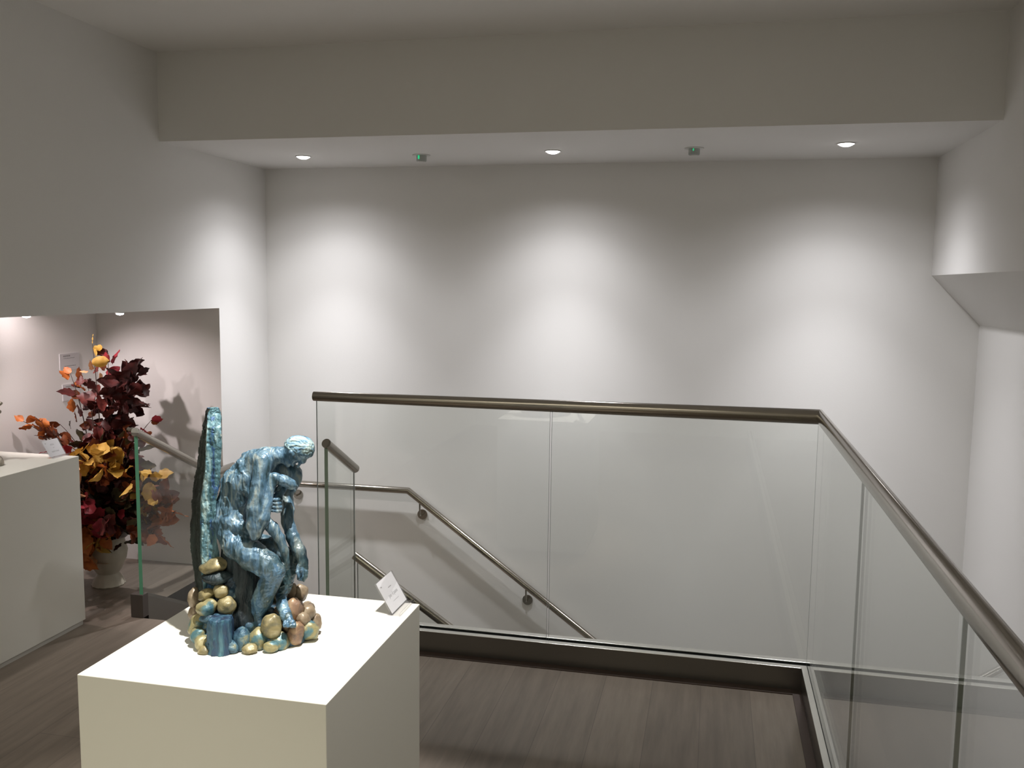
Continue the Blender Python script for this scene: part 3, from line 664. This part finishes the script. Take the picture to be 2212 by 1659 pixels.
# the tall bark-like slab behind the figure
def slab(secs, name, m, n_side=9, sub=7, disp=None, top_jag=4, side=None):
    rows = []
    for i in range(len(secs) - 1):
        for s in range(sub):
            t = s / sub; rows.append([np.array(a) * (1 - t) + np.array(b) * t for a, b in zip(secs[i], secs[i + 1])])
    rows.append([np.array(a, float) for a in secs[-1]])
    mb = MB(); R_ = []
    for r in rows:
        ring = []
        k_ = len(r)
        for i in range(k_):
            for s in range(n_side):
                t = s / n_side; ring.append(r[i] * (1 - t) + r[(i + 1) % k_] * t)
        c = sum(ring) / len(ring)
        R_.append([c + (p - c) for p in ring])
    n = len(R_[0])
    for ri, ring in enumerate(R_):
        c = sum(ring) / n
        for p in ring:
            q = Vector(p); d = (q - Vector(c)); d.z = 0; dn = d.normalized() if d.length > 0 else d
            q2 = q + dn * disp(q)
            if ri == 0: q2.z += top_jag * nz(q * 0.09)
            mb.v.append(tuple(q2 / 1000))
    for i in range(len(R_) - 1):
        for j in range(n):
            a0 = i * n + j; a1 = i * n + (j + 1) % n; mb.f.append((a0, a1, a1 + n, a0 + n)); mb.m.append(0)
    mb.v.append(tuple(Vector(sum(R_[0]) / n) / 1000 + Vector((0, 0, 0.002)))); ci = len(mb.v) - 1
    for j in range(n): mb.f.append((j, ci, (j + 1) % n)); mb.m.append(0)
    e = (len(R_) - 1) * n; mb.f.append(tuple(e + j for j in range(n))); mb.m.append(0)
    if side:                                   # the first and last strips are the flank with its shade put into the colour
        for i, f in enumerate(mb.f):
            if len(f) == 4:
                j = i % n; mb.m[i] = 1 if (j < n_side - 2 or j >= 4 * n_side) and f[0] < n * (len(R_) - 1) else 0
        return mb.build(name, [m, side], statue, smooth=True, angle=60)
    return mb.build(name, m, statue, smooth=True, angle=60)
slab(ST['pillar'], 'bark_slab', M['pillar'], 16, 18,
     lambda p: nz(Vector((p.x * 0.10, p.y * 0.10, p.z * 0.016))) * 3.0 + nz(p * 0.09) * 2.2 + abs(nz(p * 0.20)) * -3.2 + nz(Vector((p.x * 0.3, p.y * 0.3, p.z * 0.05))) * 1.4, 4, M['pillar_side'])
# short ridged column at the front left
def stub_secs():
    out = []
    for z, s in [(74, 0.9), (68, 1.0), (40, 1.05), (15, 1.12), (0, 1.2)]:
        cx, cy = -49, -108 + (74 - z) * -0.02
        out.append([(cx - 24 * s, cy - 4, z), (cx - 9 * s, cy - 17 * s, z), (cx + 12 * s, cy - 18 * s, z), (cx + 24 * s, cy - 6, z), (cx + 22 * s, cy + 30, z), (cx - 20 * s, cy + 34, z)])
    return out
slab(stub_secs(), 'ridged_column', M['stub'], 8, 8, lambda p: math.sin(math.atan2(p.y + 100, p.x + 49) * 13) * 1.1 + nz(Vector((p.x * 0.2, p.y * 0.2, p.z * 0.03))) * 2.4 + nz(p * 0.12) * 1.4, 5)
# low mass between the stones
base = [('b', 10, [(-95, -60, 10, 22), (-60, -100, 8, 22), (0, -80, 8, 22), (50, -72, 6, 20), (95, -50, 6, 22), (112, 10, 6, 22), (90, 60, 8, 24), (20, 90, 10, 26), (-60, 80, 14, 30), (-110, 20, 14, 26), (-95, -60, 10, 22)]),
        ('b', 10, [(-60, -40, 20, 40), (0, 0, 20, 44), (60, 20, 20, 44)]), ('b', 10, [(-85, -30, 40, 34), (-75, 0, 110, 26), (-70, 20, 150, 22)]), ('b', 10, [(-50, -40, 30, 32), (-48, -30, 105, 22), (-46, -18, 150, 18)]), ('b', 10, [(80, 20, 30, 30), (75, 40, 70, 20)])]
def floor_cut(F, lo, h):
    z = lo[2] + h * np.arange(F.shape[2]); F[...] = np.maximum(F, -(z[None, None, :]) + 0.2)
V, Q = sdf_mesh(chains_to_prims(base), 3.2, floor_cut)
sdf_obj('rock_base', V, Q, M['stone_blue'], statue, lambda p: (nz(p * 0.06) * 3.5 + abs(nz(p * 0.15)) * 4 - 2) if p.z > 3 else 0, 1)
smat = dict(a='stone_gold', b='stump', c='stone_gold', d='stone_gold', e='stone_tan', f='stone_green', g='stone_gold', h='stone_green', i='stone_green', j='stone_blue', k='stone_green', l='stone_gold', m='stone_green', n='stone_orange', o='stone_green', p='stone_orange', q='stone_tan', r='stone_tan', s='stone_tan', t='stone_tan', u='stone_tan', v='stone_tan', w='stone_blue', A='stone_green', B='stone_gold', C='stone_blue', D='stone_tan', E='stone_gold', H='stone_green', x='stone_tan', y='stone_blue', z='stone_tan')
def stone(c, rx, ry, rot, m, seed):
    n, mm = 26, 16; mb = MB(); rd = (rx + ry) / 2 * 0.95
    ca, sa = math.cos(math.radians(rot)), math.sin(math.radians(rot))
    for i in range(mm + 1):
        th = math.pi * i / mm
        for j in range(n):
            ph = 2 * math.pi * j / n
            u = Vector((math.sin(th) * math.cos(ph), math.sin(th) * math.sin(ph), math.cos(th)))
            k_ = 1 + 0.20 * nz(u * 1.3 + Vector((seed * 3.1, seed, 0))) + 0.07 * nz(u * 3.5 + Vector((seed, 0, 2)))
            q = Vector((u.x * rx * k_, u.y * rd * k_, u.z * ry * k_))
            q = Vector((q.x * ca + q.z * sa, q.y, -q.x * sa + q.z * ca)) + Vector(c)
            q.z = max(q.z, 0.3)
            mb.v.append(tuple(q / 1000))
    for i in range(mm):
        for j in range(n):
            a0 = i * n + j; a1 = i * n + (j + 1) % n; mb.f.append((a0, a1, a1 + n, a0 + n)); mb.m.append(0)
    return mb.build('stone', m, statue, smooth=True, angle=80)
for i, (nm, x, y, z, rx, ry, rot) in enumerate(ST['stones']):
    stone((x, y, z), rx * 1.10, ry * 1.08, rot, M[smat[nm]], i + 1)
for i, (x, y, z, r1) in enumerate([(-120, 60, 24, 24), (-70, 105, 22, 25), (-15, 118, 20, 24), (45, 112, 22, 24), (95, 85, 22, 22), (20, 95, 50, 20), (-60, 85, 58, 22), (-112, 40, 62, 20)]):
    stone((x, y, z), r1, r1 * 0.95, 10, M[['stone_tan', 'stone_gold'][i % 2]], 40 + i)

# ================================================================== sculpture at the left edge of the frame
sl_ = thing('abstract_sculpture', 'pale metal sculpture on the left plinth, cut off by the photo edge', 'statue', (-3.05, 3.22, PZ + 0.0005), 0)
V, Q = sdf_mesh(chains_to_prims([('b', 8, [(0, 0, 12, 40), (20, 10, 14, 42), (45, 30, 12, 34)]), ('b', 8, [(0, 0, 20, 30), (-15, 5, 120, 24), (-5, 10, 210, 30), (-20, 0, 290, 22)]), ('b', 6, [(-10, 5, 230, 18), (30, 15, 262, 12), (66, 30, 262, 9), (84, 38, 272, 7)]), ('b', 4, [(60, 26, 252, 9), (74, 36, 236, 7), (68, 34, 226, 6)])]), 3.0, floor_cut)
sdf_obj('body', V, Q, M['bronze'], sl_, lambda p: nz(p * 0.05) * 2.5, 1)

# ================================================================== autumn leaves in a vase
PX, PY = -3.069, 4.04
plant = thing('autumn_leaf_arrangement', 'tall arrangement of red, orange and gold autumn leaves in a cream vase', 'plant', (PX, PY, 0))
def vwave(i, a): return 0.035 * math.sin(a * 14) if i in (1, 2) else 0.0
MB().lathe([(0.0, 0.0), (0.078, 0.0), (0.082, 0.006), (0.070, 0.040), (0.056, 0.058), (0.054, 0.066), (0.070, 0.090), (0.092, 0.140), (0.100, 0.185), (0.090, 0.225), (0.085, 0.245), (0.104, 0.262), (0.098, 0.262), (0.078, 0.24), (0.0, 0.235)], 56, wave=vwave, cap=False).build('vase', M['vase'], plant, smooth=True)
def leafmat(name, c1, c2, tr):
    m, nt, out = mat(name); b = N(nt, 'ShaderNodeBsdfPrincipled'); tc = N(nt, 'ShaderNodeTexCoord'); n = N(nt, 'ShaderNodeTexNoise'); n.inputs['Scale'].default_value = 22; n.inputs['Detail'].default_value = 5
    L(nt, tc.outputs['Object'], n.inputs['Vector']); r = ramp(nt, [(0.35, c1), (0.65, c2)]); L(nt, n.outputs['Fac'], r.inputs['Fac']); L(nt, r.outputs['Color'], b.inputs['Base Color'])
    b.inputs['Roughness'].default_value = 0.5; b.inputs['Specular IOR Level'].default_value = 0.35
    t = N(nt, 'ShaderNodeBsdfTranslucent'); L(nt, r.outputs['Color'], t.inputs[0]); mx = N(nt, 'ShaderNodeMixShader'); mx.inputs[0].default_value = tr
    L(nt, b.outputs[0], mx.inputs[1]); L(nt, t.outputs[0], mx.inputs[2]); L(nt, mx.outputs[0], out.inputs[0]); return m
LM = [leafmat('maroon_leaf', (0.028, 0.006, 0.006), (0.075, 0.014, 0.012), 0.06), leafmat('burgundy_leaf', (0.055, 0.010, 0.009), (0.14, 0.026, 0.020), 0.08),
      leafmat('orange_leaf', (0.33, 0.085, 0.018), (0.52, 0.16, 0.035), 0.18), leafmat('gold_leaf', (0.46, 0.25, 0.035), (0.62, 0.40, 0.10), 0.2),
      leafmat('rust_leaf', (0.10, 0.022, 0.009), (0.22, 0.06, 0.018), 0.15), leafmat('crimson_leaf', (0.20, 0.014, 0.022), (0.36, 0.035, 0.05), 0.15),
      leafmat('olive_leaf', (0.035, 0.028, 0.014), (0.09, 0.07, 0.03), 0.1), leafmat('peach_leaf', (0.55, 0.26, 0.12), (0.72, 0.42, 0.22), 0.18)]
MARO, BURG, ORAN, GOLD, RUST, CRIM, OLIV, PEAC = range(8)
rnd = random.Random(11)
def add_leaf(mb, pos, direction, size, mi, curl=0.25, wid=0.36):
    d = Vector(direction).normalized(); up = Vector((rnd.uniform(-1, 1), rnd.uniform(-1, 1), rnd.uniform(-0.4, 1))).normalized()
    s = d.cross(up)
    if s.length < 0.1: s = d.cross(Vector((1, 0, 0.2)))
    s.normalize(); n = s.cross(d).normalized()
    prof = [(0.0, 0.03), (0.06, 0.40), (0.15, 0.72), (0.28, 0.95), (0.40, 1.0), (0.52, 0.97), (0.64, 0.82), (0.76, 0.62), (0.88, 0.34), (1.0, 0.02)]
    base = len(mb.v); fold = rnd.uniform(0.05, 0.35); cr = curl * rnd.uniform(-1, 1.4)
    for t, w_ in prof:
        zc_ = math.sin(t * 2.2) * cr * size * 0.5
        c = Vector(pos) + d * (t * size) + n * zc_
        ww = w_ * wid * size * (1 + 0.16 * rnd.uniform(-1, 1))
        for sgn in (-1, -0.5, 0, 0.5, 1):
            j = 0.05 * size * rnd.uniform(-1, 1) if abs(sgn) == 1 else 0
            c = Vector(pos) + d * (t * size) + n * (zc_ + (0.035 * size * math.sin(t * 17 + sgn * 2) * abs(sgn)))
            mb.v.append(tuple(c + s * (ww * sgn) + n * (abs(sgn) ** 1.5 * ww * fold * 1.3) + d * j))
    for i in range(len(prof) - 1):
        for j in range(4):
            a = base + i * 5 + j; mb.f.append((a, a + 1, a + 6, a + 5)); mb.m.append(mi)
def bez(p0, p1, p2, t): return p0 * (1 - t) ** 2 + p1 * (2 * t * (1 - t)) + p2 * t * t
BX0, BX1, BY0, BY1 = -3.375, -2.585, 3.56, 4.43
def clampP(p, m_=0.0):
    return Vector((min(max(p.x, BX0 + m_), (-2.585 if p.y < 0 else -2.645) - m_), min(max(p.y, BY0 + m_), BY1 - m_), p.z))
def branch(tip, cols, nleaf, t0=0.35, size=0.075, spread=0.05, mid=None, bare=False):
    p0 = Vector((PX + rnd.uniform(-0.03, 0.03), PY + rnd.uniform(-0.03, 0.03), 0.24)); p2 = clampP(Vector(tip), 0.03)
    p1 = Vector(mid) if mid else Vector(((p0.x * 0.7 + p2.x * 0.3), (p0.y * 0.7 + p2.y * 0.3), p0.z + (p2.z - p0.z) * 0.65 + 0.05))
    pts = [bez(p0, p1, p2, i / 14) for i in range(15)]
    O = Vector((PX, PY, 0))
    b = MB().tube([p - O for p in pts], [0.0045 * (1 - i / 14 * 0.72) for i in range(15)], 7).build('branch', M['stem'], plant, smooth=True)
    mb = MB()
    for i in range(nleaf):
        t = t0 + (1 - t0) * (i + 0.5) / nleaf if i < nleaf - 1 else 1.0
        p = bez(p0, p1, p2, t); tan = (bez(p0, p1, p2, min(1, t + 0.05)) - bez(p0, p1, p2, t - 0.05)).normalized()
        sp = spread * (1.4 - 0.9 * t)
        q = clampP(p + Vector((rnd.gauss(0, sp), rnd.gauss(0, sp), rnd.gauss(0, sp * 0.8))), 0.055) if i < nleaf - 1 else p
        d = tan * 0.7 + Vector((rnd.uniform(-1, 1), rnd.uniform(-0.9, 0.7), rnd.uniform(-0.9, 0.5)))
        s = size * rnd.uniform(0.65, 1.4)
        e = clampP(q + d.normalized() * s, 0.015); d = e - q
        if d.length < 0.02: d = Vector((0.3, -0.3, -0.5))
        ci = cols[min(len(cols) - 1, int(t_ * len(cols)))] if (t_ := (t - t0) / (1 - t0 + 1e-6) * 0.999 + rnd.uniform(-0.15, 0.15)) >= 0 else cols[0]
        add_leaf(mb, q - O, d, s, ci)
    mb.build('foliage', LM, b, normals=False, smooth=True, angle=70)
    return b
# tips in metres: (x, y, z)
branch((-3.095, 4.02, 1.27), [BURG, BURG, ORAN, PEAC, GOLD], 15, 0.45, 0.065, 0.035)
branch((-3.065, 4.10, 1.22), [MARO, BURG, RUST, CRIM, BURG], 15, 0.45, 0.065, 0.035)
branch((-2.90, 4.10, 1.15), [MARO, MARO, BURG, MARO, MARO], 46, 0.35, 0.080, 0.05)
branch((-2.95, 4.00, 1.11), [MARO, BURG, MARO, MARO], 46, 0.35, 0.082, 0.055)
branch((-2.99, 4.18, 1.04), [MARO, MARO, BURG], 46, 0.30, 0.085, 0.065)
branch((-3.20, 3.98, 1.12), [BURG, RUST, ORAN, ORAN], 13, 0.5, 0.06, 0.03)
branch((-3.13, 4.02, 1.05), [RUST, BURG, MARO, BURG], 26, 0.35, 0.095, 0.05)
branch((-3.30, 3.76, 0.90), [OLIV, RUST, ORAN, ORAN], 13, 0.55, 0.06, 0.025)
branch((-3.27, 3.80, 0.92), [OLIV, RUST, RUST, ORAN], 16, 0.45, 0.065, 0.04)
branch((-3.25, 3.95, 0.86), [OLIV, OLIV, RUST], 18, 0.35, 0.075, 0.05)
branch((-2.74, 3.98, 0.90), [MARO, BURG, BURG, RUST, CRIM], 13, 0.5, 0.06, 0.025)
branch((-2.86, 3.95, 0.84), [OLIV, BURG, RUST, OLIV], 18, 0.4, 0.07, 0.045)
branch((-2.95, 3.84, 0.78), [RUST, GOLD, GOLD, GOLD], 22, 0.5, 0.085, 0.05)
branch((-2.88, 3.86, 0.70), [RUST, GOLD, ORAN, GOLD], 24, 0.4, 0.088, 0.055)
branch((-3.02, 3.80, 0.74), [OLIV, RUST, GOLD, GOLD], 20, 0.45, 0.085, 0.05)
branch((-3.04, 3.68, 0.64), [RUST, PEAC, ORAN, PEAC], 20, 0.5, 0.12, 0.045)
branch((-2.96, 3.70, 0.52), [OLIV, CRIM, CRIM, CRIM], 16, 0.5, 0.085, 0.045)
branch((-3.14, 3.78, 0.74), [OLIV, MARO, RUST, CRIM], 20, 0.4, 0.09, 0.05)
branch((-2.72, 3.92, 0.62), [OLIV, MARO, RUST, GOLD], 28, 0.4, 0.075, 0.05)
branch((-2.68, 4.00, 0.50), [MARO, RUST, GOLD, RUST], 34, 0.4, 0.08, 0.05)
branch((-2.65, 4.02, 0.40), [MARO, MARO, RUST, ORAN], 38, 0.35, 0.08, 0.05)
branch((-2.70, 3.95, 0.32), [OLIV, MARO, RUST, ORAN], 34, 0.3, 0.075, 0.045)
branch((-2.86, 3.75, 0.40), [OLIV, RUST, CRIM, BURG], 22, 0.3, 0.08, 0.05)
branch((-3.08, 3.88, 0.20), [ORAN, ORAN, RUST, ORAN], 22, 0.2, 0.085, 0.035, mid=(-3.10, 3.86, 0.42))
branch((-3.09, 3.93, 0.14), [RUST, ORAN, ORAN, PEAC], 18, 0.3, 0.09, 0.03, mid=(-3.13, 3.84, 0.46))
branch((-3.00, 3.90, 0.26), [RUST, ORAN, GOLD], 18, 0.2, 0.075, 0.035, mid=(-3.02, 3.90, 0.44))
branch((-3.20, 3.90, 0.24), [RUST, RUST, ORAN], 16, 0.2, 0.075, 0.04, mid=(-3.16, 3.95, 0.42))
for k_ in range(18):     # dense dark leaves filling the heart of the arrangement
    a = rnd.uniform(0, 2 * math.pi); rr = rnd.uniform(0.02, 0.20); zt = rnd.uniform(0.42, 0.86)
    branch((PX + rr * math.cos(a) + 0.04, PY + rr * math.sin(a) * 0.8, zt), rnd.choice([[OLIV, MARO, MARO], [OLIV, MARO, RUST], [MARO, MARO, BURG], [OLIV, OLIV, MARO]]), 22, 0.25, 0.085, 0.07)
